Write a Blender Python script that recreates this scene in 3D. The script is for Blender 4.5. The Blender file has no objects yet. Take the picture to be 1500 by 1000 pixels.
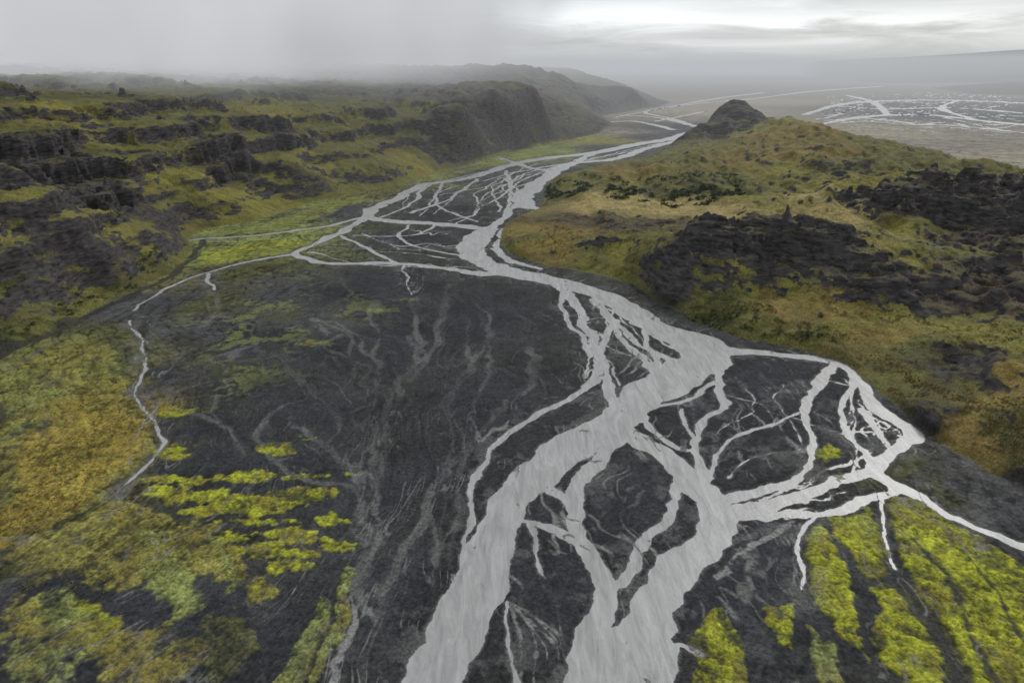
import bpy, math, time
import numpy as np
from mathutils import Vector
T0=time.time()
rng=np.random.default_rng(7)
H=150.0; F=1000.0; PITCH=math.radians(22)
CP,SP=math.cos(PITCH),math.sin(PITCH)

# ---------- survey helpers: sight lines from the lookout to points of known height ----------
def ray(u,v):
    xc=(u-750)/F; yc=-(v-500)/F
    return xc, CP+yc*SP, -SP+yc*CP
def P(u,v,z=0.0):
    dx,dy,dz=ray(u,v); t=(z-H)/dz
    x,y=dx*t,dy*t
    return (math.atan2(x,y), math.log(math.hypot(x,y)), t)

# ---------- value tables / noise ----------
perm=rng.permutation(256).astype(np.int32); perm=np.concatenate([perm,perm])
ga=rng.uniform(0,2*np.pi,256); GX=np.cos(ga).astype(np.float32); GY=np.sin(ga).astype(np.float32)
def pn(x,y):
    xi=np.floor(x); yi=np.floor(y)
    fx=(x-xi).astype(np.float32); fy=(y-yi).astype(np.float32)
    xi=xi.astype(np.int32)&255; yi=yi.astype(np.int32)&255
    p0=perm[xi]; p1=perm[(xi+1)&255]
    y1=(yi+1)&255
    h00=perm[p0+yi]; h10=perm[p1+yi]; h01=perm[p0+y1]; h11=perm[p1+y1]
    u=fx*fx*fx*(fx*(fx*6-15)+10); v=fy*fy*fy*(fy*(fy*6-15)+10)
    a=GX[h00]*fx+GY[h00]*fy; b=GX[h10]*(fx-1)+GY[h10]*fy
    c=GX[h01]*fx+GY[h01]*(fy-1); d=GX[h11]*(fx-1)+GY[h11]*(fy-1)
    r=a+(b-a)*u; s=c+(d-c)*u
    return (r+(s-r)*v)*1.5
def sm(a,b,x):
    t=np.clip((x-a)/(b-a),0,1); return t*t*(3-2*t)

# ---------- grid (polar, denser near the lookout) ----------
NC=1500; AZ0,AZ1=-math.radians(62),math.radians(62)
az=np.linspace(AZ0,AZ1,NC)
L=[math.log(62.0)]
while L[-1]<math.log(60000):
    r=math.exp(L[-1]); d=math.atan2(H,r)
    st=0.00115/(math.sin(d)*math.cos(d))
    cap=0.0022 if 390<r<900 else (0.0032 if r<2600 else 0.012)
    L.append(L[-1]+min(st,cap))
lr=np.array(L); NR=len(lr)
R=np.exp(lr)
cell=np.maximum(R*(az[1]-az[0]), np.gradient(R)*0.6)
cell=np.maximum.accumulate(cell)
X=(R[:,None]*np.sin(az)[None,:]); Y=(R[:,None]*np.cos(az)[None,:])
AZ=np.broadcast_to(az[None,:],X.shape); LR=np.broadcast_to(lr[:,None],X.shape); RR=np.broadcast_to(R[:,None],X.shape)
def fbm(lam,octv,gain=0.5,ox=0,oy=0,sx=1.0,sy=1.0,x=None,y=None,ridge=False):
    x=X if x is None else x; y=Y if y is None else y
    out=np.zeros(X.shape,np.float32); amp=1.0
    for k in range(octv):
        w=np.clip(lam/(2.2*cell)-0.6,0,1)
        n=int(np.searchsorted(-w,0.0,side='left')) if w[-1]<=0 else NR
        if n<=0: break
        v=pn(x[:n]*sx/lam+ox+k*17.3,y[:n]*sy/lam+oy+k*9.1)
        if ridge: v=1-2*np.abs(v)*1.3-0.35
        out[:n]+=v*(amp*w[:n,None]).astype(np.float32)
        lam*=0.5; amp*=gain
    return out

# ---------- coarse tables in (azimuth, ln r) ----------
ST=0.008; CA0=AZ0-0.1; CL0=lr[0]-0.1
ca=np.arange(CA0,AZ1+0.1,ST); cl=np.arange(CL0,lr[-1]+0.1,ST)
CAg,CLg=np.meshgrid(ca,cl)
def samp(tab,a,l):
    fa=np.clip((a-CA0)/ST,0,len(ca)-1.001); fl=np.clip((l-CL0)/ST,0,len(cl)-1.001)
    ia=fa.astype(np.int32); il=fl.astype(np.int32); fa=fa-ia; fl=fl-il
    if tab.ndim==3: fa=fa[...,None]; fl=fl[...,None]
    return (tab[il,ia]*(1-fa)+tab[il,ia+1]*fa)*(1-fl)+(tab[il+1,ia]*(1-fa)+tab[il+1,ia+1]*fa)*fl
def polysd(poly,A,Lg):
    d=np.full(A.shape,1e9); ins=np.zeros(A.shape,bool); n=len(poly)
    for i in range(n):
        x0,y0=poly[i]; x1,y1=poly[(i+1)%n]
        ex,ey=x1-x0,y1-y0; l2=ex*ex+ey*ey+1e-12
        t=np.clip(((A-x0)*ex+(Lg-y0)*ey)/l2,0,1)
        d=np.minimum(d,(A-x0-t*ex)**2+(Lg-y0-t*ey)**2)
        if y0!=y1:
            c=((y0>Lg)!=(y1>Lg))&(A<(x1-x0)*(Lg-y0)/(y1-y0)+x0); ins^=c
    d=np.sqrt(d); return np.where(ins,d,-d)
def rbf(pts):
    p=np.array(pts); c2=0.015**2
    K=np.sqrt((p[:,None,0]-p[None,:,0])**2+(p[:,None,1]-p[None,:,1])**2+c2)
    n=len(p); A=np.zeros((n+1,n+1)); A[:n,:n]=K; A[:n,n]=1; A[n,:n]=1
    w=np.linalg.solve(A+np.eye(n+1)*1e-9,np.append(p[:,2],0))
    out=np.full(CAg.shape,w[n])
    for i in range(n): out+=w[i]*np.sqrt((CAg-p[i,0])**2+(CLg-p[i,1])**2+c2)
    return out
def hp(u,v,z): a,l,t=P(u,v,z); return (a,l,z)

# ---------- hills ----------
footL=[(0,527),(60,500),(100,480),(200,425),(262,395),(288,365),(275,350),(300,337),(380,325),(450,300),(520,285),(600,268),(680,245),(760,222),(830,207),(880,196),(900,182),(885,170),(930,163),(968,157),(985,150)]
ptsL=[(0,490,5),(60,440,12),(0,400,32),(120,400,16),(200,385,9),(0,312,62),(60,318,56),(100,330,48),(200,332,30),(250,347,12),(50,295,50),(0,200,90),(80,205,85),(150,250,60),(200,290,38),(250,310,22),(180,215,72),(250,240,58),(330,280,28),(400,290,10),(300,200,75),(400,195,72),(420,230,50),(480,260,20),(500,220,45),(560,238,26),(600,180,60),(650,215,30),(700,172,72),(720,205,28),(790,140,93),(730,148,88),(850,165,62),(800,175,48),(680,158,84),(640,165,80),(560,160,85),(450,160,90),(300,165,95),(150,170,100),(0,170,105),
 (0,140,112),(300,135,110),(600,137,98),(500,122,110),(700,130,92),(850,126,80),(930,132,64),(900,150,30),(200,120,125),(760,99,144),(710,106,128),(820,108,125),(660,108,128)]
polyL=[P(*q)[:2] for q in footL]+[(0.13,math.log(5200)),(0.10,math.log(9000)),(0.02,math.log(14000)),(-1.5,math.log(14000)),(-1.5,math.log(200)),(-0.9,math.log(215))]
cpL=[hp(u,v,z) for u,v,z in ptsL]+[(*P(*q)[:2],0) for q in footL]+[(-1.1,math.log(350),45),(-1.1,math.log(600),100),(-1.1,math.log(1500),150),(-0.7,math.log(3000),170),(-0.3,math.log(4000),165),(-0.1,math.log(7000),150),(-0.9,math.log(260),10),(-0.8,math.log(9000),180)]
footR=[(1560,745),(1500,715),(1440,690),(1350,635),(1290,578),(1240,535),(1180,516),(1090,500),(1020,472),(960,442),(930,420),(880,405),(800,390),(745,372),(730,350),(740,327),(788,306),(800,285),(800,266),(850,252),(930,236),(1000,217),(1032,207),(1040,196)]
ptsR=[(1100,336,47),(1060,347,41),(1140,342,46),(1172,356,42),(1230,396,31),(1300,418,25),(1390,438,19),(1100,382,31),(1150,392,28),(1110,410,20),(1100,442,11),(1100,318,20),(1000,310,10),(1000,340,13),(850,325,9),(800,343,8),(900,280,18),(1040,288,14),(880,247,22),(1000,227,28),(1100,215,40),(1100,203,42),(1160,176,66),(1068,157,74),(1092,158,73),(1050,166,65),(1110,168,62),(1075,189,44),(1050,195,40),(1100,188,44),(1135,180,58),(1040,186,48),(1200,187,62),(1290,212,50),(1370,235,43),(1450,246,38),(1500,256,38),(1250,250,36),(1150,250,30),(1350,278,46),(1300,290,39),(1240,312,30),(1400,284,48),(1500,300,45),(1450,330,33),(1300,342,22),(1200,342,20),(1350,370,25),(1450,400,29),(1500,440,27),(1400,460,16),(1300,470,12),(1250,445,16),(1180,428,17),(1150,470,8),(1060,428,13),(1000,402,16),(960,382,18),(900,360,14),(1000,363,30),(1350,520,10),(1420,560,9),(1500,540,17),(1480,620,9),(1400,600,5),(1500,665,7)]
polyR=[P(*q)[:2] for q in footR]+[(0.30,math.log(1560)),(0.40,math.log(1420)),(0.50,math.log(1250)),(0.62,math.log(1150)),(0.9,math.log(1100)),(1.5,math.log(1100)),(1.5,math.log(200))]
cpR=[hp(u,v,z) for u,v,z in ptsR]+[(*P(*q)[:2],0) for q in footR]+[(0.31,math.log(1560),0),(0.45,math.log(1330),0),(0.62,math.log(1150),0),(0.9,math.log(1000),10),(1.0,math.log(600),40),(1.0,math.log(350),25),(0.95,math.log(240),6)]
polyF=[P(1190,116)[:2],P(1300,122)[:2],P(1500,124)[:2],(0.9,math.log(7000)),(0.9,math.log(24000)),(0.35,math.log(24000))]
cpF=[hp(1230,100,140),hp(1300,90,240),hp(1370,85,300),hp(1430,80,330),hp(1500,73,380),(0.8,math.log(16000),500)]+[(*q,0) for q in polyF[:2]]
polyG=[P(1370,131)[:2],P(1420,138)[:2],P(1500,141)[:2],(0.9,math.log(3800)),(0.9,math.log(6500)),(0.52,math.log(6200))]
cpG=[hp(1420,122,90),hp(1460,110,120),hp(1500,100,142),(0.8,math.log(4800),220)]+[(*q,0) for q in polyG[:3]]
hills=[]; Hc=np.zeros(CAg.shape); 
for poly,cp in ((polyL,cpL),(polyR,cpR),(polyF,cpF),(polyG,cpG)):
    sd=polysd(poly,CAg,CLg); h=np.maximum(rbf(cp),0.0)
    hills.append((sd,h)); Hc=np.maximum(Hc,h*sm(0,0.03,sd))
HS=np.maximum.reduce([s for s,h in hills])
def hit(u,v):
    dx,dy,dz=ray(u,v); a=math.atan2(dx,dy); hd=math.hypot(dx,dy)
    l=np.arange(math.log(65),math.log(40000),0.003); z=H+dz/hd*np.exp(l)
    h=samp(Hc,np.full(l.shape,a),l); k=np.nonzero(z<=h)[0]
    i=k[0] if len(k) else len(l)-1
    return a,l[i]

# ---------- ground cover ----------
C=dict(yg=(.200,.182,.045,0),ol=(.122,.117,.040,.1),dk=(.026,.025,.026,1),tan=(.38,.30,.13,0),ora=(.21,.152,.048,.1),pu=(.056,.040,.041,.60),dg=(.045,.052,.02,.12),
       br=(.20,.175,.14,0),gr=(.034,.035,.039,0),gl=(.060,.060,.062,0),mo=(.250,.262,.024,0),mg=(.175,.195,.060,0),go=(.235,.180,.038,0),gy=(.08,.078,.08,.2),dm=(.072,.073,.030,.25),pt=(.27,.235,.17,0))
hc=[(0,500,'dg'),(40,470,'ol'),(0,400,'dm'),(120,400,'yg'),(60,350,'ol'),(200,385,'dm'),(180,350,'yg'),(230,350,'ol'),(0,330,'yg'),(40,430,'dg'),(150,430,'dg'),(0,230,'dk'),(60,240,'dk'),(120,260,'dk'),(40,270,'dg'),(170,290,'dk'),(100,300,'dk'),(230,260,'yg'),(200,230,'dm'),(300,260,'yg'),(280,300,'ol'),(350,290,'yg'),(250,215,'ol'),(330,225,'dk'),(380,240,'ol'),(420,200,'dk'),(350,190,'ol'),(450,225,'yg'),(400,270,'yg'),(450,280,'ol'),(480,200,'ol'),(500,240,'ol'),(560,225,'ol'),(600,245,'yg'),(580,190,'dm'),(640,200,'gy'),(640,235,'ol'),(700,185,'dk'),(750,170,'dk'),(800,160,'dk'),(840,180,'dk'),(720,215,'ol'),(780,200,'dm'),(680,160,'dm'),(600,165,'ol'),(500,165,'ol'),(400,165,'yg'),(250,175,'ol'),(100,180,'yg'),(0,180,'ol'),(0,150,'dm'),(200,150,'dm'),(400,140,'dm'),(600,140,'gy'),(700,135,'gy'),(900,145,'gy'),(850,150,'gy'),(760,110,'gy'),
 (1075,165,'dk'),(1045,185,'dk'),(1100,172,'dk'),(1075,182,'dk'),(1150,184,'yg'),(1200,193,'ora'),(1130,200,'ora'),(1060,215,'ol'),(1180,182,'mo'),(1250,215,'ol'),(1200,225,'ora'),(1100,235,'ora'),(1000,240,'ol'),(920,250,'ora'),(860,260,'ol'),(850,285,'dm'),(900,270,'yg'),(950,285,'dg'),(1040,285,'dg'),(1080,265,'ol'),(1150,250,'yg'),(1250,250,'dm'),(1350,250,'ol'),(1450,255,'ol'),(880,303,'tan'),(950,305,'tan'),(1000,312,'tan'),(1060,312,'tan'),(1130,300,'yg'),(1180,290,'tan'),(1250,275,'yg'),(1220,320,'tan'),
 (1340,290,'pu'),(1290,300,'dk'),(1400,290,'dk'),(1460,300,'pu'),(1380,310,'dk'),(1300,340,'yg'),(1250,350,'tan'),(1200,335,'yg'),(1350,335,'ol'),(1430,345,'pu'),(1500,330,'pu'),(1300,375,'yg'),(1380,380,'ol'),(1440,400,'pu'),(1500,400,'pu'),(1480,440,'pu'),(1400,420,'pu'),(1340,435,'pu'),(1300,425,'dk'),(1250,400,'dk'),(1210,385,'gy'),
 (1100,345,'dk'),(1060,360,'dk'),(1150,355,'dk'),(1020,375,'dk'),(1000,385,'pu'),(1100,375,'dk'),(1180,375,'dk'),(1130,405,'dk'),(1080,425,'yg'),(1180,435,'yg'),(1150,460,'ora'),(1230,450,'ora'),(1040,430,'ol'),(1000,420,'dk'),(960,400,'ol'),(1050,465,'dg'),(1120,480,'ol'),(1200,490,'ol'),(1280,500,'ora'),(1280,460,'yg'),(1350,475,'yg'),(1420,480,'yg'),(1480,500,'yg'),(1330,520,'dm'),(1400,540,'dk'),(1350,560,'dk'),(1450,555,'dk'),(1500,560,'ora'),(1400,590,'dm'),(1450,600,'ora'),(1480,640,'dm'),(1430,650,'ora'),(1500,680,'dk'),(1380,620,'dk'),(1310,570,'ol'),
 (760,340,'ora'),(770,360,'ol'),(820,325,'pu'),(860,330,'pu'),(850,350,'ora'),(920,345,'pu'),(900,370,'yg'),(860,380,'ol'),(950,360,'ol'),(980,335,'pu'),(800,370,'ora'),(1350,95,'gy'),(1480,115,'gy')]
fc=[(600,500,'gr'),(700,600,'gr'),(450,600,'gr'),(350,560,'gr'),(300,620,'gr'),(600,700,'gr'),(600,900,'gr'),(800,850,'gr'),(900,740,'gr'),(1100,600,'gr'),(1150,560,'gr'),(1080,640,'gr'),(1100,800,'gr'),(1250,640,'gr'),(1100,850,'gr'),(700,460,'gr'),(550,420,'gr'),(480,480,'gl'),(400,430,'gl'),(350,400,'dm'),(300,450,'dm'),(250,470,'gl'),(330,480,'gl'),(440,500,'gr'),(380,520,'gr'),(230,550,'gr'),(600,350,'gr'),(500,310,'gl'),(650,290,'gl'),(700,260,'gl'),(640,310,'gr'),(420,345,'mg'),(340,372,'mg'),(480,300,'mg'),(560,280,'ol'),(620,262,'mg'),(720,235,'mg'),(790,222,'mg'),(860,205,'yg'),(900,195,'br'),(900,220,'gl'),(960,200,'gl'),(800,250,'gl'),(1000,190,'gl'),
 (150,480,'dm'),(80,520,'ol'),(220,420,'ol'),(240,440,'gl'),(180,460,'gl'),(0,560,'mg'),(60,560,'gl'),(100,600,'go'),(150,620,'go'),(40,650,'gl'),(100,700,'yg'),(180,680,'yg'),(30,720,'dm'),(0,640,'gr'),(100,540,'mg'),(150,560,'yg'),(250,690,'gr'),(60,800,'dm'),(0,830,'gr'),(150,800,'dm'),(260,760,'gr'),(210,800,'dm'),(150,900,'gr'),(60,880,'gr'),(50,970,'gr'),(250,900,'gr'),(330,950,'gr'),(200,970,'gr'),(350,900,'gr'),(420,700,'gr'),(400,680,'gr'),(350,650,'gr'),
 (1400,700,'gl'),(1450,740,'gl'),(1350,690,'dm'),(1480,760,'gl'),(1200,900,'gr'),(1400,850,'dm'),(1300,800,'gr'),(1450,950,'dm'),(1050,920,'gr'),
 (1000,165,'pt'),(1080,140,'br'),(1150,150,'pt'),(950,170,'br'),(1200,200,'pt'),(1300,195,'pt'),(1400,215,'br'),(1500,230,'pt'),(1480,200,'br'),(1300,155,'gy'),(1400,165,'gy'),(1500,170,'gy'),(1100,125,'br'),(1300,130,'br'),(1000,120,'br'),(1200,110,'gy')]
def shep(lst):
    num=np.zeros(CAg.shape+(4,)); den=np.zeros(CAg.shape)
    for u,v,k in lst:
        a,l=hit(u,v); w=1/((CAg-a)**2+(CLg-l)**2+0.010**2)**2
        den+=w; num+=w[...,None]*np.array(C[k])
    return (num/den[...,None]).astype(np.float32)
TH=shep(hc); TF=shep(fc)
print('shep',time.time()-T0)

# ---------- full resolution ----------
w1=fbm(90,5,0.6,3,8); w2=fbm(90,5,0.6,50,31)
WA=AZ+w1*16/RR; WL=LR+w2*16/RR
w3=fbm(14,4,0.6,13,77); w4=fbm(14,4,0.6,71,5)
WA=WA+w3*3.5/RR; WL=WL+w4*3.5/RR
sdH=samp(HS,AZ+w3*1.5/RR,LR+w4*1.5/RR)
hmask=sm(-0.002,0.006,sdH)
TH4=samp(TH,WA,WL); rock=TH4[...,3]
hz=samp(Hc,AZ+w1*3/RR,LR+w2*3/RR)
big=fbm(230,6,0.5,5,2,ridge=True); med=fbm(48,6,0.5,9,4,ridge=True); fine=fbm(9,4,0.6,2,3)
gul=fbm(60,5,0.5,31,14,sx=1.3,sy=0.6,ridge=True); spk=fbm(24,4,0.5,77,21,sx=0.7,ridge=True)
relief=sm(0.0,0.10,sdH)*(0.25+0.75*sm(4,40,hz))*(0.55+0.45*sm(1500,700,RR))
Z=hz+relief*(big*6.5+med*(1.6+6.0*rock)+gul*6.0+spk*3.2*rock)+hmask*sm(0,0.03,sdH)*(fine*(0.25+0.8*rock)+fbm(22,4,0.55,8,60)*0.9)
# stepped lava benches
left=sm(-60,-160,X)*sm(1800,1200,RR)
def bench(Z,h,amp,wob,a,b):
    tb=(Z+wob)/h; f=tb-np.floor(tb); return Z+(np.floor(tb)+sm(a,b,f)-tb)*h*amp
Z=bench(Z,22.0,np.clip(0.9*left*(0.5+rock)+0.35*rock*(1-left),0,0.9)*relief,w1*9+w3*1.5,0.50,0.85)
Z=bench(Z,6.5,np.clip(rock*1.0,0,0.8)*relief,w2*4+w4*1.2,0.4,0.85)
Z=Z+sm(0.0,0.014,sdH)*(1.5+3.5*sm(-0.3,0.6,w1)+3*rock)
Z=np.where(hmask>0,np.maximum(Z,0.5+sm(0,0.02,sdH)*1.0),0)
print('hills',time.time()-T0)

# ---------- river channels ----------
def spline(pts,sub=6):
    p=np.array(pts,float); n=len(p); out=[]
    for i in range(n-1):
        a=p[max(i-1,0)]; b=p[i]; c=p[i+1]; d=p[min(i+2,n-1)]
        for k in range(sub):
            t=k/sub
            q=0.5*((2*b)+(-a+c)*t+(2*a-5*b+4*c-d)*t*t+(-a+3*b-3*c+d)*t**3); q[2]=max(q[2],1e-5)
            out.append(q)
    out.append(p[-1]); return out
def line_field(lines,margin=0.11,jit=0.0,wf=1.0,wj=None):
    SD=np.full(X.shape,margin,np.float32); wj=jit if wj is None else wj
    for ln in lines:
        pts=[]
        for u,v,w in ln:
            a,l,t=P(u,v); r=math.exp(l); pts.append((a,l,max(w*wf/F*t/r,0)))
        s=spline(pts); small=max(q[2] for q in ln)<27
        if jit:
            for i in range(1,len(s)-1):
                s[i][0]+=rng.normal()*jit*s[i][2]; s[i][1]+=rng.normal()*jit*s[i][2]; k=wj if small else jit; s[i][2]*=rng.uniform(1-k,1+k)
        for i in range(len(s)-1):
            x0,y0,a0=s[i]; x1,y1,a1=s[i+1]; m=margin+max(a0,a1)
            j0,j1=np.searchsorted(az,[min(x0,x1)-m,max(x0,x1)+m]); i0,i1=np.searchsorted(lr,[min(y0,y1)-m,max(y0,y1)+m])
            if j1<=j0 or i1<=i0: continue
            A=WcA[i0:i1,j0:j1]; B=WcL[i0:i1,j0:j1]
            ex,ey=x1-x0,y1-y0
            t=np.clip(((A-x0)*ex+(B-y0)*ey)/(ex*ex+ey*ey+1e-12),0,1)
            d=np.hypot(A-x0-t*ex,B-y0-t*ey)-(a0+(a1-a0)*t)*0.5
            S=SD[i0:i1,j0:j1]; np.minimum(S,d,out=S)
    return SD
c1=fbm(26,5,0.6,90,12); c2=fbm(26,5,0.6,22,44)
e1=fbm(34,5,0.45,91,17); e2=fbm(34,5,0.45,26,41)
WcA=(AZ+e1*3.4/RR).astype(np.float32); WcL=(LR+e2*3.4/RR).astype(np.float32)
wide=[
 [(715,335,30),(702,348,38),(690,366,42),(712,385,40),(760,402,42),(820,413,40),(870,427,40),(920,452,44),(950,475,50),(990,492,56),(1030,508,75),(1030,530,80),(985,556,72),(930,592,66),(890,622,64),(850,650,66),(795,690,70),(752,730,74),(724,790,80),(702,850,88),(672,910,90),(645,970,86),(622,1040,86)],
 [(895,618,36),(940,650,34),(990,680,34),(1030,718,46),(1052,748,54),(1035,795,60),(1000,840,66),(962,890,78),(925,940,95),(905,1000,130),(895,1050,150)],
 [(908,638,24),(862,690,24),(838,725,24),(845,775,28),(872,825,34),(885,870,40),(872,920,48),(872,980,56)],
 [(770,765,12),(812,778,14),(850,800,16),(870,830,20)],
 [(790,705,12),(830,735,14),(845,760,14)],
 [(1010,700,18),(985,740,18),(955,790,20),(930,835,22),(893,862,24)],
 [(1035,512,32),(1100,517,24),(1160,521,18),(1220,531,20),(1262,562,22),(1292,600,26),(1332,635,28),(1308,662,22),(1288,690,26),(1322,716,26),(1370,745,18),(1430,770,16),(1500,797,16),(1570,820,17)],
 [(1220,535,12),(1190,570,15),(1175,600,14),(1186,640,13),(1183,680,12),(1150,705,14),(1080,727,18),(1050,745,20)],
 [(1290,690,24),(1240,700,20),(1180,722,26),(1110,742,34),(1055,755,36)],
 [(1320,716,18),(1262,738,16),(1205,755,18),(1150,752,22),(1090,752,24)],
 [(1250,560,10),(1236,600,10),(1250,640,12),(1272,662,12),(1290,690,14)],
 [(1270,600,9),(1290,640,10),(1305,660,12)],
 [(1060,520,14),(1052,560,12),(1055,590,12),(1035,620,12),(1012,650,14),(1028,690,16),(1050,740,22)],
 [(1175,602,6),(1110,625,5),(1060,660,7),(1035,700,8)],
 [(1200,757,9),(1172,790,9),(1182,830,6),(1175,880,4)],
 [(1290,735,7),(1300,780,6),(1318,830,3)],
 [(945,600,10),(1000,587,9),(1045,560,10)],[(930,602,10),(975,650,10),(1012,662,10)],[(1000,600,5),(1010,640,6)],
 [(850,420,10),(882,450,10),(905,490,12),(935,520,14),(965,548,18)],
 [(810,413,18),(850,450,14),(862,490,14),(882,530,16),(866,565,16),(805,598,13),(742,640,11),(702,690,9),(682,750,8),(676,820,6),(682,880,3)],
 [(830,418,10),(822,450,7),(848,490,8),(866,520,10)],
 [(905,470,13),(882,500,13),(890,550,18),(905,590,20)],
 [(872,430,12),(905,478,10),(950,512,12),(1000,535,20)],[(935,455,12),(950,500,12),(965,540,16)],
 [(560,322,18),(600,326,20),(650,329,22),(715,336,26)],
 [(1025,192,28),(985,203,26),(930,212,24),(870,224,22),(800,232,20),(755,240,20),(690,260,18),(622,271,20),(582,290,20),(542,310,22),(548,321,22),(580,324,20)],
 [(1030,200,18),(960,214,16),(900,233,18),(835,240,20),(802,260,26),(768,284,36),(768,300,30),(790,306,16)],
 [(870,224,12),(840,240,12),(800,262,14)],
 [(735,232,12),(770,244,12),(800,250,11)],
 [(765,290,12),(745,312,11),(722,332,14)],[(740,250,6),(748,275,6),(742,308,6),(722,330,8)],
 [(540,318,14),(500,340,15),(455,360,13),(432,372,12),(478,386,13),(560,385,13),(640,392,15),(700,400,17),(760,404,22)],
 [(432,372,8),(362,384,6),(300,400,5),(232,430,4),(190,456,3)],[(305,400,6),(312,425,4)],
 [(545,316,12),(470,332,9),(380,344,8),(280,352,6)],
 [(600,330,6),(585,350,4),(640,368,6),(692,376,8)],[(500,345,6),(560,376,7),(600,390,7)],[(592,390,4),(597,412,2),(600,432,0.5)],
 [(620,275,7),(602,300,6),(560,318,6)],[(700,262,6),(660,290,5),(604,312,6)],[(640,330,5),(600,345,4),(520,345,4)],[(650,268,5),(640,300,4),(700,325,5)],
 [(735,335,9),(728,360,9),(745,380,9),(790,395,9)],[(720,365,8),(750,385,10)],
 [(190,470,4),(212,520,3),(205,580,3),(230,622,4),(236,660,5),(200,702,3),(180,722,1)],
 [(1020,960,8),(985,940,10),(975,1000,14)],[(740,880,5),(742,930,6),(760,1000,9)],[(780,770,8),(800,840,0.5)],
 [(915,940,50),(950,1000,60)],
 [(880,180,10),(930,178,12),(985,190,14)],[(880,168,10),(960,172,10),(1020,186,12)],
 [(1022,186,12),(985,174,9),(945,164,9),(1000,153,10),(1060,143,12),(1120,136,12)],[(900,172,8),(960,161,7),(1030,151,8),(1110,144,10),(1190,134,12),(1290,127,14)],[(960,178,8),(1000,170,8),(1040,162,8)],
 [(1180,168,14),(1240,152,20),(1330,147,26),(1420,148,26),(1520,152,30)],[(1195,184,10),(1260,172,20),(1350,168,20),(1430,176,20),(1530,186,24)],[(1230,156,12),(1300,160,14),(1390,158,16),(1500,166,20)],
 [(1260,172,10),(1330,180,12),(1420,186,10),(1510,196,10)],[(1240,140,12),(1280,150,14),(1300,168,14)],[(1400,148,12),(1380,160,14),(1430,176,12)]]
def threads(Lp,Rp,n,w,k=9):
    Lp=np.array(Lp,float);Rp=np.array(Rp,float); out=[]
    tt=np.linspace(0,1,len(Lp))
    for _ in range(n):
        t0=rng.uniform(0,0.45); t1=rng.uniform(0.5,1); s=rng.uniform(0,1); ds=0; ln=[]
        for t in np.linspace(t0,t1,k):
            l=np.array([np.interp(t,tt,Lp[:,i]) for i in (0,1)]); r=np.array([np.interp(t,tt,Rp[:,i]) for i in (0,1)])
            ds=0.5*ds+rng.normal()*0.10; s=min(max(s+ds,0.02),0.98); q=l+(r-l)*s
            ln.append((q[0],q[1],w*rng.uniform(0.3,1.3)))
        out.append(ln)
    return out
fine_l=threads([(540,312),(622,271),(755,240),(870,222),(1000,196)],[(715,335),(745,300),(790,262),(870,236),(1020,205)],12,3.4)
fine_l+=threads([(806,412),(840,450),(866,520),(850,575)],[(870,427),(950,475),(1020,530),(930,592)],9,4)
fine_l+=threads([(1060,545),(1062,600),(1040,650),(1055,720)],[(1240,540),(1262,600),(1262,680),(1290,700)],6,2.2)
fine_l+=threads([(430,365),(520,388),(640,395),(740,405)],[(545,325),(600,335),(660,342),(705,355)],9,2.6)
fine_l+=threads([(1100,725),(1180,700),(1280,660)],[(1110,760),(1200,760),(1320,720)],6,4)
fine_l+=threads([(1230,560),(1240,610),(1280,680)],[(1280,590),(1330,640),(1310,690)],5,3)
fine_l+=threads([(1180,170),(1260,150),(1400,145),(1520,148)],[(1195,186),(1260,178),(1400,188),(1520,200)],14,6)
SD=line_field(wide,jit=0.05,wf=0.90,wj=0.28)*RR
SD2=line_field(fine_l,margin=0.05,jit=0.25,wf=0.8)*RR
SD=np.minimum(SD,SD2+0.05)
print('river',time.time()-T0)
f1=fbm(110,3,0.5,7,61); f2=fbm(30,3,0.5,17,6)
shear=0.38*Y*sm(-10,-80,X)*sm(420,200,Y)
XB=X-shear+f1*16+f2*3; YB=Y+w2*10
def braid(lam,ox,st=0.14):
    w=np.clip(lam/(2.0*cell)-0.6,0,1)[:,None]
    return np.abs(pn(XB/lam+ox,YB*st/lam+ox*1.7)+0.3*pn(XB/lam*2.1+ox,YB*st*2.6/lam)),w
b1,k1=braid(16,3.3,0.2); b2,k2=braid(7,8.8,0.22); b3,k3=braid(34,5.1,0.2); b4,k4=braid(3.2,1.9,0.15)
nearW=sm(22,1,SD)*(1-hmask)
thr=np.maximum(sm(0.06,0.01,b1)*k1,sm(0.09,0.01,b2)*k2*0.8)*nearW*sm(-0.05,0.5,c1+w3*0.4)
pol=[P(1185,190)[:2],P(1290,195)[:2],P(1560,210)[:2],P(1560,140)[:2],P(1300,133)[:2],P(1150,140)[:2]]
df=samp(sm(0,0.05,polysd(pol,CAg,CLg)),AZ,LR)
fb=np.abs(pn((X+f1*120)/260,(Y+w2*140)/170)); fb2=np.abs(pn((X+f1*70)/120+9,(Y+w2*60)/90+4))
n1=fbm(5,4,0.7,40,2); n2=fbm(40,5,0.6,60,3); n0=fbm(1.6,2,0.7,21,9)
SDm=SD+c2*0.5+n1*0.3
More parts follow.
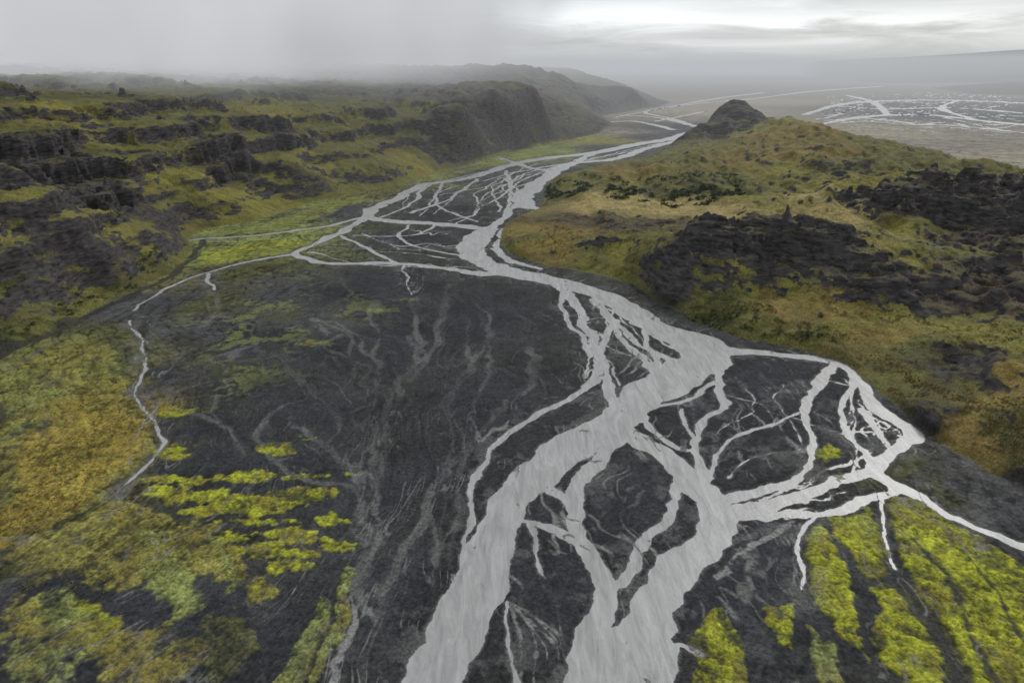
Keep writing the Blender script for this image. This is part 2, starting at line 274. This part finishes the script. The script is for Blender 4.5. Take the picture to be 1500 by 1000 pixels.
# shallow gravel bars breaking the surface inside the channels
barv=((0.05-b2)*9-1.4*sm(0.5,0.1,c1))*k2
SDm=np.where(SD>-7,np.maximum(SDm,np.where(barv>-0.2,barv*0.8,-1)),SDm)
SDm=np.where(df>0.2,np.minimum(SDm,(np.minimum(fb*260,fb2*120+4)-7)*1.0+ (1-df)*40),SDm)
bank=np.clip(SDm*0.22,-0.7,0.45+np.clip(SDm*0.02,0,0.6))
floorz=bank+ (0.14*fbm(12,4,0.6,1,9)+0.3*fbm(60,2,0.5,3,3)*sm(4,25,SDm)+0.35*(b3-0.3)*sm(2,12,SDm)+0.15*(b2-0.3)*k2*sm(1,8,SDm))*sm(0.3,4,SDm)
Z=Z*hmask+np.where(hmask<1,floorz,0)*(1-hmask)

# ---------- colour ----------
TF4=samp(TF,WA,WL)
col=TF4[...,:3].copy()
lum=1+0.30*n2+0.20*n1+0.15*n0
lum+=0.20*sm(0.16,0.0,b4)*k4*sm(-0.1,0.5,w4)-0.25*sm(0.2,0,b2)*k2
grn=sm(0.03,0.09,col[...,1])
lum+=grn*(0.35*n1+0.4*n0+0.3*w3-0.5*sm(0.14,0.02,b2)*k2)
col*=np.clip(lum,0.3,2)[...,None]
def mixc(m,c):
    global col
    m=np.clip(m,0,1)[...,None].astype(np.float32); col=col*(1-m)+np.array(c,np.float32)*m
film=samp(sm(0,0.15,polysd([P(*q)[:2] for q in [(180,470),(430,380),(600,420),(620,480),(470,540),(300,700),(230,640)]],CAg,CLg)),WA,WL)
mixc(film*0.55*sm(0.0,0.5,n2+0.5*c1+0.3*n1)*sm(0.05,0.2,b1),C['dm'][:3])
mixc(film*0.6*sm(0.25,0.7,f2+0.5*n1+0.3*c2),C['mg'][:3])
mixc(0.28*sm(0.06,0.0,b3)*k3*sm(-0.2,0.5,w1+0.4*c2),(.12,.116,.11))
mixc(0.18*sm(0.07,0.0,b1)*k1*sm(-0.1,0.5,w2+0.5*c1),(.11,.108,.105))
mixc(0.5*sm(0.10,0.02,np.abs(b3-0.25))*k3*sm(0,0.5,w2),(.020,.021,.024))
dry=[[(545,900,14),(535,850,16),(560,800,14),(530,740,12),(520,700,12),(475,650,8),(430,625,6)],
 [(600,440,8),(612,520,8),(565,600,10),(540,680,12),(560,740,12),(548,800,12)],
 [(655,420,6),(640,500,8),(600,560,8)],[(740,590,10),(690,650,12),(640,720,10),(600,800,12),(560,880,10)],
 [(200,480,8),(205,560,10),(225,610,10),(235,650,12),(205,700,12),(160,760,14),(60,830,16),(0,860,16)],
 [(480,600,5),(440,560,6),(400,520,5)],[(775,510,14),(778,545,10),(765,580,8)],[(300,410,10),(320,450,8),(300,480,6)],
 [(410,600,8),(380,640,8),(430,700,8),(520,720,8)],[(1370,640,20),(1420,680,20),(1500,720,24)],
 [(1090,900,14),(1110,940,20),(1120,965,8)],[(1000,830,8),(1080,790,10),(1150,770,14)]]
dry+=threads([(600,420),(560,600),(520,900)],[(760,430),(700,600),(640,900)],5,5)
dry+=threads([(230,440),(240,560),(250,680)],[(560,420),(560,560),(520,720)],11,4)
DS=line_field(dry,margin=0.06,jit=0.3)*RR
fadeD=0.35+0.65*sm(-0.4,0.4,w1+0.5*c2)
mixc(0.34*sm(2.0,-1.5,DS+c1*2.5)*sm(0.5,0.1,b2)*(1-hmask)*fadeD,(.16,.155,.15))
mixc(0.26*sm(0.6,-0.2,DS+c1*1.0)*(1-hmask)*fadeD,(.20,.195,.19))
fans=[[(742,880,4),(765+i*18,940+rng.uniform(-12,12),3),(762+i*24,1010,4)] for i in range(4)]+[[(762+i*8,900,2),(800+i*14,925+rng.uniform(-8,8),3),(845,950+i*16,4)] for i in range(3)]
fans+=[[(885+i*12,600-i*3,3),(905+i*18,560-i*6+rng.uniform(-6,6),3),(930+i*24,520-i*4,4)] for i in range(4)]
fans+=[[(1175,770,6),(1172,820,6),(1160,870,4)],[(1050,850,5),(1100,800,6),(1160,765,8)],[(530,870,4),(500,940,6),(480,1010,6)]]
FS=line_field(fans,margin=0.04,jit=0.3)*RR
mixc(0.75*sm(0.5,-0.3,FS+e1*1.2+n1*0.5)*(1-hmask),(.27,.262,.255))
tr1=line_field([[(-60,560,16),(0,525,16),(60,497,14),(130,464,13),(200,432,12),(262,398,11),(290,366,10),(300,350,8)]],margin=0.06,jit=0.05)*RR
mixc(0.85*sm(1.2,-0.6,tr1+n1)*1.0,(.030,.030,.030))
tr2=line_field([[(-60,600,5),(20,540,5),(80,505,5),(150,468,5),(230,436,5),(330,395,5),(430,374,5)]],margin=0.06,jit=0.1)*RR
mixc(0.6*sm(1.2,-0.6,tr2+n1),(.10,.095,.09))
def patch(pts,key,soft=0.008,amt=1.0,ns=1.0,hgt=0.25,streak=0.5):
    global Z
    pl=[P(*q)[:2] for q in pts]; a0=min(p[0] for p in pl)-.04;a1=max(p[0] for p in pl)+.04;l0=min(p[1] for p in pl)-.04;l1=max(p[1] for p in pl)+.04
    j0,j1=np.searchsorted(az,[a0,a1]); i0,i1=np.searchsorted(lr,[l0,l1]); s=(slice(i0,i1),slice(j0,j1))
    if i1<=i0 or j1<=j0: return
    sd=polysd(pl,WcA[s],WcL[s])+ (c1[s]*2.0+n1[s]*0.9)/RR[s]*ns
    m=sm(-soft*0.3,soft,sd)*amt
    m=m*(1-streak*np.maximum(sm(0.16,0.03,b2[s]+0.1*n1[s]),sm(0.10,0.01,b1[s]+0.06*n1[s])))
    m=m*(0.7+0.3*sm(-0.5,0.1,n1[s]+n2[s]*0.5))*(1-0.45*sm(0.15,0.6,-(c2[s]+0.5*n1[s])))
    cc=np.array(C[key][:3])*np.clip(1+0.30*n1[s]+0.4*c2[s]+0.2*fine[s]+0.45*n0[s],0.35,1.7)[...,None]
    o=0.55*sm(0,0.6,w3[s]+0.5*c1[s])[...,None]; cc=cc*(1-o)+np.array(C['go'][:3])*o*0.85
    m=m[...,None]; col[s]=col[s]*(1-m)+cc*m; Z[s]+=hgt*m[...,0]*(0.8+0.35*n1[s]+0.3*c1[s]+0.3*n0[s])*(1-hmask[s])
E=lambda u,v,a,b:[(u+a*math.cos(t)*(1+0.25*math.sin(3*t+u)),v+b*math.sin(t)*(1+0.25*math.cos(2*t+v))) for t in np.linspace(0,6.283,13)[:-1]]
patch([(0,545),(70,520),(130,500),(165,510),(178,560),(212,605),(226,650),(186,700),(140,745),(60,790),(0,800)],'yg',0.012,0.85,2,0.5,0.6)
patch([(40,640),(120,590),(180,600),(222,640),(190,690),(130,740),(60,790),(0,830),(0,780)],'go',0.012,0.9,2,0.3,0.35)
patch([(0,560),(60,540),(90,580),(40,640),(0,650)],'mg',0.012,0.8,2,0.3,0.6)
patch([(20,800),(90,780),(160,740),(230,745),(300,770),(350,800),(372,850),(330,865),(250,850),(180,870),(90,850),(30,880)],'yg',0.01,0.9,1.5,0.3,0.6)
patch([(190,790),(235,765),(275,790),(300,850),(290,900),(250,920),(225,870)],'mg',0.01,1,1.3,0.3,0.35)
patch([(300,780),(330,790),(350,840),(330,900),(310,850)],'mg',0.01,1,1.3,0.3,0.35)
patch([(345,830),(385,840),(392,870),(350,885)],'mo',0.01,0.9,1.3,0.3,0.35)
patch([(100,850),(170,880),(180,930),(140,960),(110,900)],'mo',0.01,0.8,1.6,0.3,0.6)
patch([(30,880),(120,840),(150,900),(120,960),(60,940)],'mg',0.01,0.85,1.8,0.3,0.6)
patch([(0,930),(70,940),(120,1010),(0,1010)],'mg',0.01,0.8,1.8,0.3,0.6)
patch([(0,850),(60,860),(90,920),(40,940),(0,920)],'yg',0.01,0.85,1.8,0.3,0.6)
patch([(150,960),(200,930),(260,900),(300,960),(230,1010),(150,1010)],'yg',0.01,0.8,1.8,0.3,0.65)
patch([(280,900),(350,900),(380,960),(320,1010),(280,980)],'dm',0.01,0.9,1.8,0.3,0.5)
for e in [(395,657,34,10),(262,604,32,9),(250,664,25,9),(300,702,80,6),(372,745,52,18),(445,730,68,13),(432,785,40,14),(380,812,54,14),(498,797,32,12),(490,757,28,11),(415,832,42,8),(300,725,42,9),(455,640,16,3),(350,700,60,6),(460,700,50,4),(380,770,60,6),(300,745,42,9),(260,720,32,11),(440,812,32,7),(340,790,32,7),(560,455,26,4),(470,505,30,4),(590,440,20,3),(1208,662,18,14),(1228,700,12,5)]:
    patch(E(*e),'mo' if e[1]>600 else 'mg',0.006,1.0 if e[1]>600 else 0.6,1.4,0.25,0.35)
patch([(522,826),(542,848),(505,905),(460,1010),(440,1010),(480,920)],'mg',0.006,0.95,0.6,0.8,0.3)
patch([(470,870),(490,880),(440,1010),(395,1010),(440,930)],'mg',0.006,0.9,0.6,0.8,0.4)
patch([(1182,790),(1208,772),(1232,810),(1248,870),(1276,970),(1236,935),(1192,870)],'mo',0.006,1,0.9,0.6,0.2)
patch([(1215,762),(1268,746),(1300,775),(1314,810),(1298,850),(1265,850),(1242,800)],'mo',0.006,1,0.9,0.6,0.2)
patch([(1308,732),(1360,742),(1520,835),(1520,1020),(1425,1020),(1392,930),(1335,830),(1300,765)],'mo',0.006,1,0.9,0.7,0.45)
patch([(1272,868),(1300,852),(1362,935),(1368,1010),(1330,1010),(1285,955)],'mo',0.006,1,0.9,0.6,0.2)
patch([(1000,935),(1062,900),(1104,955),(1098,1010),(1005,1010)],'mo',0.006,0.95,0.9,0.6,0.35)
patch([(1116,893),(1160,883),(1174,960),(1140,955)],'mo',0.006,0.9,0.9,0.5,0.35)
patch([(1188,915),(1232,945),(1238,1010),(1190,1010)],'mg',0.006,0.9,0.9,0.5,0.35)
gl_=line_field([[(1292,740,9),(1305,790,8),(1330,850,10),(1370,930,12),(1400,1010,14)],[(1340,790,4),(1400,880,5),(1450,1000,6)],[(1420,820,3),(1460,880,4),(1500,950,5)]],margin=0.05,jit=0.2)*RR
mixc(0.9*sm(1.0,-0.4,gl_+e1*0.8+n1*0.5)*(1-hmask),(.042,.041,.040))
patch([(285,392),(290,372),(350,358),(430,352),(470,358),(400,375),(340,385)],'mo',0.008,0.7,1.2,0.2,0.5)
patch([(290,345),(380,330),(455,305),(560,280),(540,290),(470,322),(380,340),(290,348)],'mg',0.01,0.85,1,0.3,0.3)
patch([(590,272),(690,246),(780,222),(880,200),(900,203),(800,226),(720,245),(650,262)],'mg',0.008,0.85,1,0.3,0.3)
# wet margin and silt along the water
n1s=sm(0.25,-0.25,n1+c1*0.6)
wet=(sm(4.5,1.0,SDm)*0.35*(1-hmask))[...,None]; col=col*(1-wet)+np.array((.020,.020,.022))*wet
mixc((1-hmask)*sm(11,0,SD)*sm(0.05,0.7,c2+0.5*n1+0.3*e1)*0.6,(.12,.118,.116))
mixc((1-hmask)*sm(1.4,0.1,SDm)*(0.05+0.35*n1s),(.17,.167,.163))
mixc(thr*0.7,(.25,.243,.236))
mixc((1-hmask)*sm(0.30,0.0,SDm)*0.8,(.25,.244,.24))
# hills
XZ=X+0.6*Z; YZ=Y+1.3*Z
h1=fbm(7,4,0.7,40,2,x=XZ,y=YZ); h2=fbm(45,5,0.6,60,3,x=XZ,y=YZ); h3=fbm(26,4,0.6,11,33,x=XZ,y=YZ)
dR=np.gradient(Z,axis=0)/np.gradient(R)[:,None]; dA=np.gradient(Z,axis=1)/(RR*(az[1]-az[0]))
slope=np.sqrt(dR**2+dA**2)
ch=TH4[...,:3]*np.clip(1+0.30*h2+0.35*h1,0.3,1.8)[...,None]
vary=sm(0.0,0.5,h2+0.4*h1)[...,None]*(1-rock[...,None])*0.55
ch=ch*(1-vary)+np.array(C['dm'][:3])*vary
v2=sm(0.05,0.5,h3+0.3*h1)[...,None]*(1-rock[...,None])*0.40
ch=ch*(1-v2)+np.array(C['yg'][:3])*v2
v3=sm(0.1,0.5,-h3+0.4*h1)[...,None]*(1-rock[...,None])*0.22
ch=ch*(1-v3)+np.array((.13,.085,.04))*v3
rk=np.clip(0.08+0.44*rock+0.62*sm(0.40,1.15,slope)+0.30*h2,0,1)*sm(1.5,8,Z)*hmask
lg=sm(0.6,0.2,slope+0.2*h1)*rock*0.55
lg=lg[...,None]; ch=ch*(1-lg)+np.array((.13,.118,.04))*lg
hm=hmask[...,None]; col=col*(1-hm)+ch*hm
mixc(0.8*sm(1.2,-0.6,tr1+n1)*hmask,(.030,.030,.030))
col=np.clip(col,0.006,0.6)
print('colour',time.time()-T0)

# ---------- meshes ----------
def grid_mesh(name,X,Y,Z,col,al):
    nr,nc=X.shape; me=bpy.data.meshes.new(name)
    co=np.stack([X,Y,Z],-1).astype(np.float32).reshape(-1)
    idx=np.arange(nr*nc,dtype=np.int32).reshape(nr,nc)
    q=np.stack([idx[:-1,:-1],idx[:-1,1:],idx[1:,1:],idx[1:,:-1]],-1).reshape(-1,4)
    me.vertices.add(nr*nc); me.vertices.foreach_set('co',co)
    me.loops.add(q.size); me.loops.foreach_set('vertex_index',q.reshape(-1))
    me.polygons.add(len(q)); me.polygons.foreach_set('loop_start',np.arange(0,q.size,4,dtype=np.int32))
    me.polygons.foreach_set('use_smooth',np.ones(len(q),bool))
    me.update(calc_edges=True)
    at=me.color_attributes.new('Col','FLOAT_COLOR','POINT')
    at.data.foreach_set('color',np.concatenate([col,al[...,None]],-1).astype(np.float32).reshape(-1))
    ob=bpy.data.objects.new(name,me); bpy.context.collection.objects.link(ob); return ob
def newmat(name):
    m=bpy.data.materials.new(name); m.use_nodes=True; nt=m.node_tree; nt.nodes.clear()
    return m,nt,nt.nodes,nt.links
def math_(op,a,b=None,c=None):
    n=N.new('ShaderNodeMath'); n.operation=op
    for i,v in enumerate((a,b,c)):
        if v is None: continue
        if isinstance(v,(int,float)): n.inputs[i].default_value=v
        else: Lk.new(v,n.inputs[i])
    return n.outputs[0]
def mrng(x,a,b,c=0,d=1,st='SMOOTHSTEP'):
    n=N.new('ShaderNodeMapRange'); n.interpolation_type=st; Lk.new(x,n.inputs[0]); n.inputs[1].default_value=a; n.inputs[2].default_value=b; n.inputs[3].default_value=c; n.inputs[4].default_value=d; return n.outputs[0]
def noise(vec,scale,det=6,rough=0.6,dist=0):
    n=N.new('ShaderNodeTexNoise'); n.inputs['Scale'].default_value=scale; n.inputs['Detail'].default_value=det; n.inputs['Roughness'].default_value=rough; n.inputs['Distortion'].default_value=dist
    Lk.new(vec,n.inputs['Vector']); return n.outputs['Fac']
terr=grid_mesh('terrain',X,Y,Z,col,rk)
m,nt,N,Lk=newmat('ground_cover')
out=N.new('ShaderNodeOutputMaterial'); bs=N.new('ShaderNodeBsdfPrincipled'); Lk.new(bs.outputs[0],out.inputs[0])
bs.inputs['Roughness'].default_value=0.9; bs.inputs['Specular IOR Level'].default_value=0.15
at=N.new('ShaderNodeAttribute'); at.attribute_name='Col'
tc=N.new('ShaderNodeTexCoord'); oc=tc.outputs['Object']
nf=noise(oc,0.9,2,0.75)
v1=mrng(nf,0.3,0.7,0.5,1.5,'LINEAR')
vm=N.new('ShaderNodeVectorMath'); vm.operation='SCALE'; Lk.new(at.outputs['Color'],vm.inputs[0]); Lk.new(v1,vm.inputs['Scale'])
mp=N.new('ShaderNodeMapping'); mp.inputs['Scale'].default_value=(0.045,0.045,0.14); Lk.new(oc,mp.inputs[0])
nr_=noise(mp.outputs[0],1.0,5,0.68)
rf=mrng(math_('ADD',nr_,math_('MULTIPLY',at.outputs['Alpha'],0.60)),0.79,0.93)
mp2=N.new('ShaderNodeMapping'); mp2.inputs['Scale'].default_value=(0.12,0.12,0.5); Lk.new(oc,mp2.inputs[0])
nr2=noise(mp2.outputs[0],1.0,3,0.7)
cr=N.new('ShaderNodeValToRGB'); cr.color_ramp.elements[0].position=0.32; cr.color_ramp.elements[0].color=(.014,.013,.014,1); cr.color_ramp.elements[1].position=0.72; cr.color_ramp.elements[1].color=(.100,.090,.088,1)
Lk.new(nr2,cr.inputs[0])
mx=N.new('ShaderNodeMix'); mx.data_type='RGBA'; Lk.new(rf,mx.inputs[0]); Lk.new(vm.outputs[0],mx.inputs[6]); Lk.new(cr.outputs[0],mx.inputs[7])
Lk.new(mx.outputs[2],bs.inputs['Base Color'])
bp=N.new('ShaderNodeBump'); bp.inputs['Strength'].default_value=0.6; bp.inputs['Distance'].default_value=1.2
Lk.new(noise(oc,0.30,4,0.72),bp.inputs['Height']); Lk.new(bp.outputs[0],bs.inputs['Normal'])
terr.data.materials.append(m)

me=bpy.data.meshes.new('river'); S=60000
me.from_pydata([(-S,-500,0),(S,-500,0),(S,S,0),(-S,S,0)],[],[(0,1,2,3)])
riv=bpy.data.objects.new('river',me); bpy.context.collection.objects.link(riv)
m,nt,N,Lk=newmat('silty_water')
out=N.new('ShaderNodeOutputMaterial'); bs=N.new('ShaderNodeBsdfPrincipled'); Lk.new(bs.outputs[0],out.inputs[0])
bs.inputs['Roughness'].default_value=0.35; bs.inputs['IOR'].default_value=1.33; bs.inputs['Specular IOR Level'].default_value=0.5
tc=N.new('ShaderNodeTexCoord'); mp=N.new('ShaderNodeMapping'); mp.inputs['Scale'].default_value=(0.26,0.045,1); mp.inputs['Rotation'].default_value=(0,0,math.radians(-12)); Lk.new(tc.outputs['Object'],mp.inputs[0])
cr=N.new('ShaderNodeValToRGB'); cr.color_ramp.elements[0].position=0.30; cr.color_ramp.elements[0].color=(.235,.232,.23,1); cr.color_ramp.elements[1].position=0.68; cr.color_ramp.elements[1].color=(.435,.43,.428,1)
Lk.new(noise(mp.outputs[0],1.0,6,0.7,1.2),cr.inputs[0]); Lk.new(cr.outputs[0],bs.inputs['Base Color'])
bp=N.new('ShaderNodeBump'); bp.inputs['Strength'].default_value=0.3; bp.inputs['Distance'].default_value=0.3
Lk.new(noise(tc.outputs['Object'],0.7,4),bp.inputs['Height']); Lk.new(bp.outputs[0],bs.inputs['Normal'])
riv.data.materials.append(m)

# ---------- scrub ----------
def ground_at(a,l):
    fa=(a-AZ0)/(az[1]-az[0]); ja=np.clip(fa.astype(int),0,NC-2)
    il=np.clip(np.searchsorted(lr,l),1,NR-2)
    return Z[il,ja]
def scrub(name,areas,leaf=24):
    vs=[];cs=[]
    for poly,n,size,colr in areas:
        pl=[hit(*q) for q in poly]
        a0,a1=min(p[0] for p in pl),max(p[0] for p in pl); l0,l1=min(p[1] for p in pl),max(p[1] for p in pl)
        a=rng.uniform(a0,a1,n*4); l=rng.uniform(l0,l1,n*4); ok=polysd(pl,a,l)>0; a=a[ok][:n*2]; l=l[ok][:n*2]
        x=np.exp(l)*np.sin(a); y=np.exp(l)*np.cos(a)
        keep=(pn(x/28+4,y/28+9)+0.6*pn(x/9,y/9))>-0.02; a,l,x,y=a[keep][:n],l[keep][:n],x[keep][:n],y[keep][:n]
        z=ground_at(a,l); s=size*rng.uniform(0.4,1.4,len(x))
        for i in range(len(x)):
            d=rng.normal(size=(leaf,3)); d/=np.linalg.norm(d,axis=1)[:,None]; d[:,2]=np.abs(d[:,2])
            c=d*s[i]*rng.uniform(0.5,1.0,(leaf,1))*np.array([1,1,.75])
            t=rng.normal(size=(leaf,3,3))*s[i]*0.24
            v=c[:,None,:]+t+np.array([x[i],y[i],z[i]])
            vs.append(v.reshape(-1,3))
            k=np.array(colr)*rng.uniform(0.6,1.4)*rng.uniform(0.6,1.4,(leaf,1)); cs.append(np.repeat(k,3,axis=0))
    v=np.concatenate(vs); c=np.concatenate(cs); n=len(v)//3
    me=bpy.data.meshes.new(name); me.vertices.add(len(v)); me.vertices.foreach_set('co',v.astype(np.float32).reshape(-1))
    me.loops.add(len(v)); me.loops.foreach_set('vertex_index',np.arange(len(v),dtype=np.int32))
    me.polygons.add(n); me.polygons.foreach_set('loop_start',np.arange(0,len(v),3,dtype=np.int32)); me.update(calc_edges=True)
    at=me.color_attributes.new('Col','FLOAT_COLOR','POINT'); at.data.foreach_set('color',np.concatenate([c,np.ones((len(c),1))],1).astype(np.float32).reshape(-1))
    ob=bpy.data.objects.new(name,me); bpy.context.collection.objects.link(ob)
    m,nt,N,Lk=newmat('leaves'); out=N.new('ShaderNodeOutputMaterial'); bs=N.new('ShaderNodeBsdfPrincipled'); Lk.new(bs.outputs[0],out.inputs[0])
    bs.inputs['Roughness'].default_value=0.8; a_=N.new('ShaderNodeAttribute'); a_.attribute_name='Col'; Lk.new(a_.outputs['Color'],bs.inputs['Base Color']); me.materials.append(m)
    return ob
DG=(.035,.052,.02); OR=(.20,.11,.03); OL=(.13,.125,.035)
scrub('birch_scrub',[
 ([(800,270),(860,268),(960,285),(1080,268),(1100,290),(1040,305),(930,303),(800,298)],1100,2.6,DG),
 ([(840,262),(960,262),(1080,250),(1090,268),(960,275)],250,2.2,DG),
 ([(1000,470),(1040,440),(1160,470),(1260,510),(1180,512),(1090,495)],400,1.0,OL),
 ([(1000,470),(1040,455),(1160,480),(1240,520),(1180,512),(1090,495)],300,1.0,DG),
 ([(1240,530),(1290,520),(1400,590),(1500,600),(1500,700),(1350,630)],600,0.7,OR),
 ([(1240,530),(1290,520),(1400,590),(1500,600),(1500,700),(1350,630)],500,0.7,OL),
 ([(1180,440),(1300,440),(1500,480),(1500,530),(1300,520)],500,0.8,OL),
 ([(740,335),(800,330),(900,360),(950,420),(880,400),(760,370)],400,1.0,OR),
 ([(0,430),(150,400),(270,370),(200,425),(0,520)],600,1.3,DG)])
scrub('heath_shrubs',[
 ([(0,560),(130,510),(175,560),(225,640),(190,700),(60,790),(0,830)],1100,0.55,OR),
 ([(0,560),(130,510),(175,560),(225,640),(190,700),(60,790),(0,830)],700,0.55,OL),
 ([(20,800),(160,740),(300,770),(372,850),(180,870),(30,880)],700,0.4,(.18,.14,.03)),
 ([(1310,735),(1500,830),(1500,1000),(1425,1000),(1335,830)],500,0.35,(.17,.15,.03)),
 ([(1000,930),(1060,900),(1100,955),(1095,1000),(1005,1000)],160,0.3,OR)],leaf=16)
print('scrub',time.time()-T0)

# ---------- haze and low cloud ----------
def box(name,x0,x1,y0,y1,z0,z1):
    me=bpy.data.meshes.new(name)
    v=[(x,y,z) for z in (z0,z1) for y in (y0,y1) for x in (x0,x1)]
    me.from_pydata(v,[],[(0,2,3,1),(4,5,7,6),(0,1,5,4),(2,6,7,3),(0,4,6,2),(1,3,7,5)])
    o=bpy.data.objects.new(name,me); bpy.context.collection.objects.link(o); return o
def haze(sig,colr,*dims):
    global N,Lk
    o=box('haze',*dims)
    m,nt,N,Lk=newmat('haze_air_glow'); out=N.new('ShaderNodeOutputMaterial')
    ab=N.new('ShaderNodeVolumeAbsorption'); em=N.new('ShaderNodeEmission'); ad=N.new('ShaderNodeAddShader')
    ab.inputs['Color'].default_value=(0,0,0,1); ab.inputs['Density'].default_value=sig
    em.inputs['Color'].default_value=(*colr,1); em.inputs['Strength'].default_value=sig  # emission stands in for daylight scattered by the haze
    Lk.new(ab.outputs[0],ad.inputs[0]); Lk.new(em.outputs[0],ad.inputs[1]); Lk.new(ad.outputs[0],out.inputs['Volume']); o.data.materials.append(m)
HC=(.49,.51,.535)
haze(1/9000,HC,-54000,54000,700,57000,-19,260)
haze(1/9000,HC,-53000,53000,2000,56000,-18,230)
cb=box('low_cloud',-4000,950,773,4600,47,455)
m,nt,N,Lk=newmat('cloud_vapour_glow'); out=N.new('ShaderNodeOutputMaterial')
tc=N.new('ShaderNodeTexCoord'); sp=N.new('ShaderNodeSeparateXYZ'); Lk.new(tc.outputs['Object'],sp.inputs[0])
nf_=noise(tc.outputs['Object'],0.0034,3,0.55)
nv=math_('SUBTRACT',nf_,0.5)
base=mrng(math_('ADD',sp.outputs['Z'],math_('MULTIPLY',nv,170)),72,165)
side=mrng(math_('ADD',math_('ADD',sp.outputs['X'],math_('MULTIPLY',sp.outputs['Y'],0.10)),math_('MULTIPLY',nv,1500)),620,-620)
yy=mrng(math_('ADD',sp.outputs['Y'],math_('MULTIPLY',nv,600)),850,1450)
dn=math_('MULTIPLY',math_('MULTIPLY',math_('MULTIPLY',base,math_('MULTIPLY',side,side)),yy),0.006)
ab=N.new('ShaderNodeVolumeAbsorption'); em=N.new('ShaderNodeEmission'); ad=N.new('ShaderNodeAddShader')
ab.inputs['Color'].default_value=(0,0,0,1); Lk.new(dn,ab.inputs['Density'])
lv=math_('ADD',mrng(nf_,0.35,0.65,0.46,0.70,'LINEAR'),mrng(sp.outputs['Z'],80,300,-0.08,0.06,'LINEAR'))  # cloud's own glow replaces scattered daylight, painted darker towards the base
cc=N.new('ShaderNodeCombineColor'); Lk.new(math_('MULTIPLY',lv,0.975),cc.inputs[0]); Lk.new(lv,cc.inputs[1]); Lk.new(math_('MULTIPLY',lv,1.035),cc.inputs[2])
Lk.new(cc.outputs[0],em.inputs['Color']); Lk.new(dn,em.inputs['Strength'])
Lk.new(ab.outputs[0],ad.inputs[0]); Lk.new(em.outputs[0],ad.inputs[1]); Lk.new(ad.outputs[0],out.inputs['Volume']); cb.data.materials.append(m)
m.cycles.volume_step_rate=0.6

# ---------- sky ----------
SUN_EL,SUN_AZ=math.radians(38),math.radians(35)
w=bpy.data.worlds.new('World'); bpy.context.scene.world=w; w.use_nodes=True
nt=w.node_tree; N=nt.nodes; Lk=nt.links; N.clear()
out=N.new('ShaderNodeOutputWorld')
sky=N.new('ShaderNodeTexSky'); sky.sky_type='NISHITA'; sky.sun_disc=False; sky.sun_elevation=SUN_EL; sky.sun_rotation=SUN_AZ
b1_=N.new('ShaderNodeBackground'); b1_.inputs['Strength'].default_value=0.1; Lk.new(sky.outputs[0],b1_.inputs[0])
b2_=N.new('ShaderNodeBackground'); b2_.inputs['Strength'].default_value=1.0
tc=N.new('ShaderNodeTexCoord'); mp=N.new('ShaderNodeMapping'); mp.inputs['Scale'].default_value=(1,1,9); Lk.new(tc.outputs['Generated'],mp.inputs[0])
sp=N.new('ShaderNodeSeparateXYZ'); Lk.new(tc.outputs['Generated'],sp.inputs[0])
nv=math_('SUBTRACT',noise(mp.outputs[0],4.5,8,0.58,0.6),0.5)
def blob(cx,cz,wx,wz):
    a=math_('DIVIDE',math_('SUBTRACT',sp.outputs['X'],cx),wx); b=math_('DIVIDE',math_('ADD',math_('SUBTRACT',sp.outputs['Z'],cz),math_('MULTIPLY',nv,0.07)),wz)
    return math_('EXPONENT',math_('MULTIPLY',math_('ADD',math_('MULTIPLY',a,a),math_('MULTIPLY',b,b)),-1.0))
br=math_('ADD',math_('MULTIPLY',blob(0.10,0.066,0.16,0.015),0.45),math_('MULTIPLY',blob(0.42,0.055,0.22,0.010),0.30))
v=math_('ADD',math_('ADD',math_('MULTIPLY',nv,1.5),0.70),br)
cc=N.new('ShaderNodeCombineColor'); Lk.new(math_('MULTIPLY',v,0.955),cc.inputs[0]); Lk.new(math_('MULTIPLY',v,1.0),cc.inputs[1]); Lk.new(math_('MULTIPLY',v,1.025),cc.inputs[2])
Lk.new(cc.outputs[0],b2_.inputs[0])
mx=N.new('ShaderNodeMixShader'); mx.inputs[0].default_value=0.9; Lk.new(b1_.outputs[0],mx.inputs[1]); Lk.new(b2_.outputs[0],mx.inputs[2]); Lk.new(mx.outputs[0],out.inputs[0])
sd_=bpy.data.lights.new('sun','SUN'); sd_.energy=1.5; sd_.angle=math.radians(11); sd_.color=(1,.97,.92)
so=bpy.data.objects.new('sun',sd_); bpy.context.collection.objects.link(so)
dv=Vector((math.sin(SUN_AZ)*math.cos(SUN_EL),math.cos(SUN_AZ)*math.cos(SUN_EL),math.sin(SUN_EL)))
so.rotation_euler=(-dv).to_track_quat('-Z','Y').to_euler()

cam=bpy.data.cameras.new('camera'); cam.lens=24; cam.sensor_width=36; cam.clip_end=120000; cam.clip_start=1
co=bpy.data.objects.new('camera',cam); co.location=(0,0,H); co.rotation_euler=(math.radians(68),0,0)
bpy.context.collection.objects.link(co); sc=bpy.context.scene; sc.camera=co
sc.view_settings.view_transform='Standard'; sc.view_settings.look='None'; sc.view_settings.exposure=0
print('done',time.time()-T0, NR,NC)
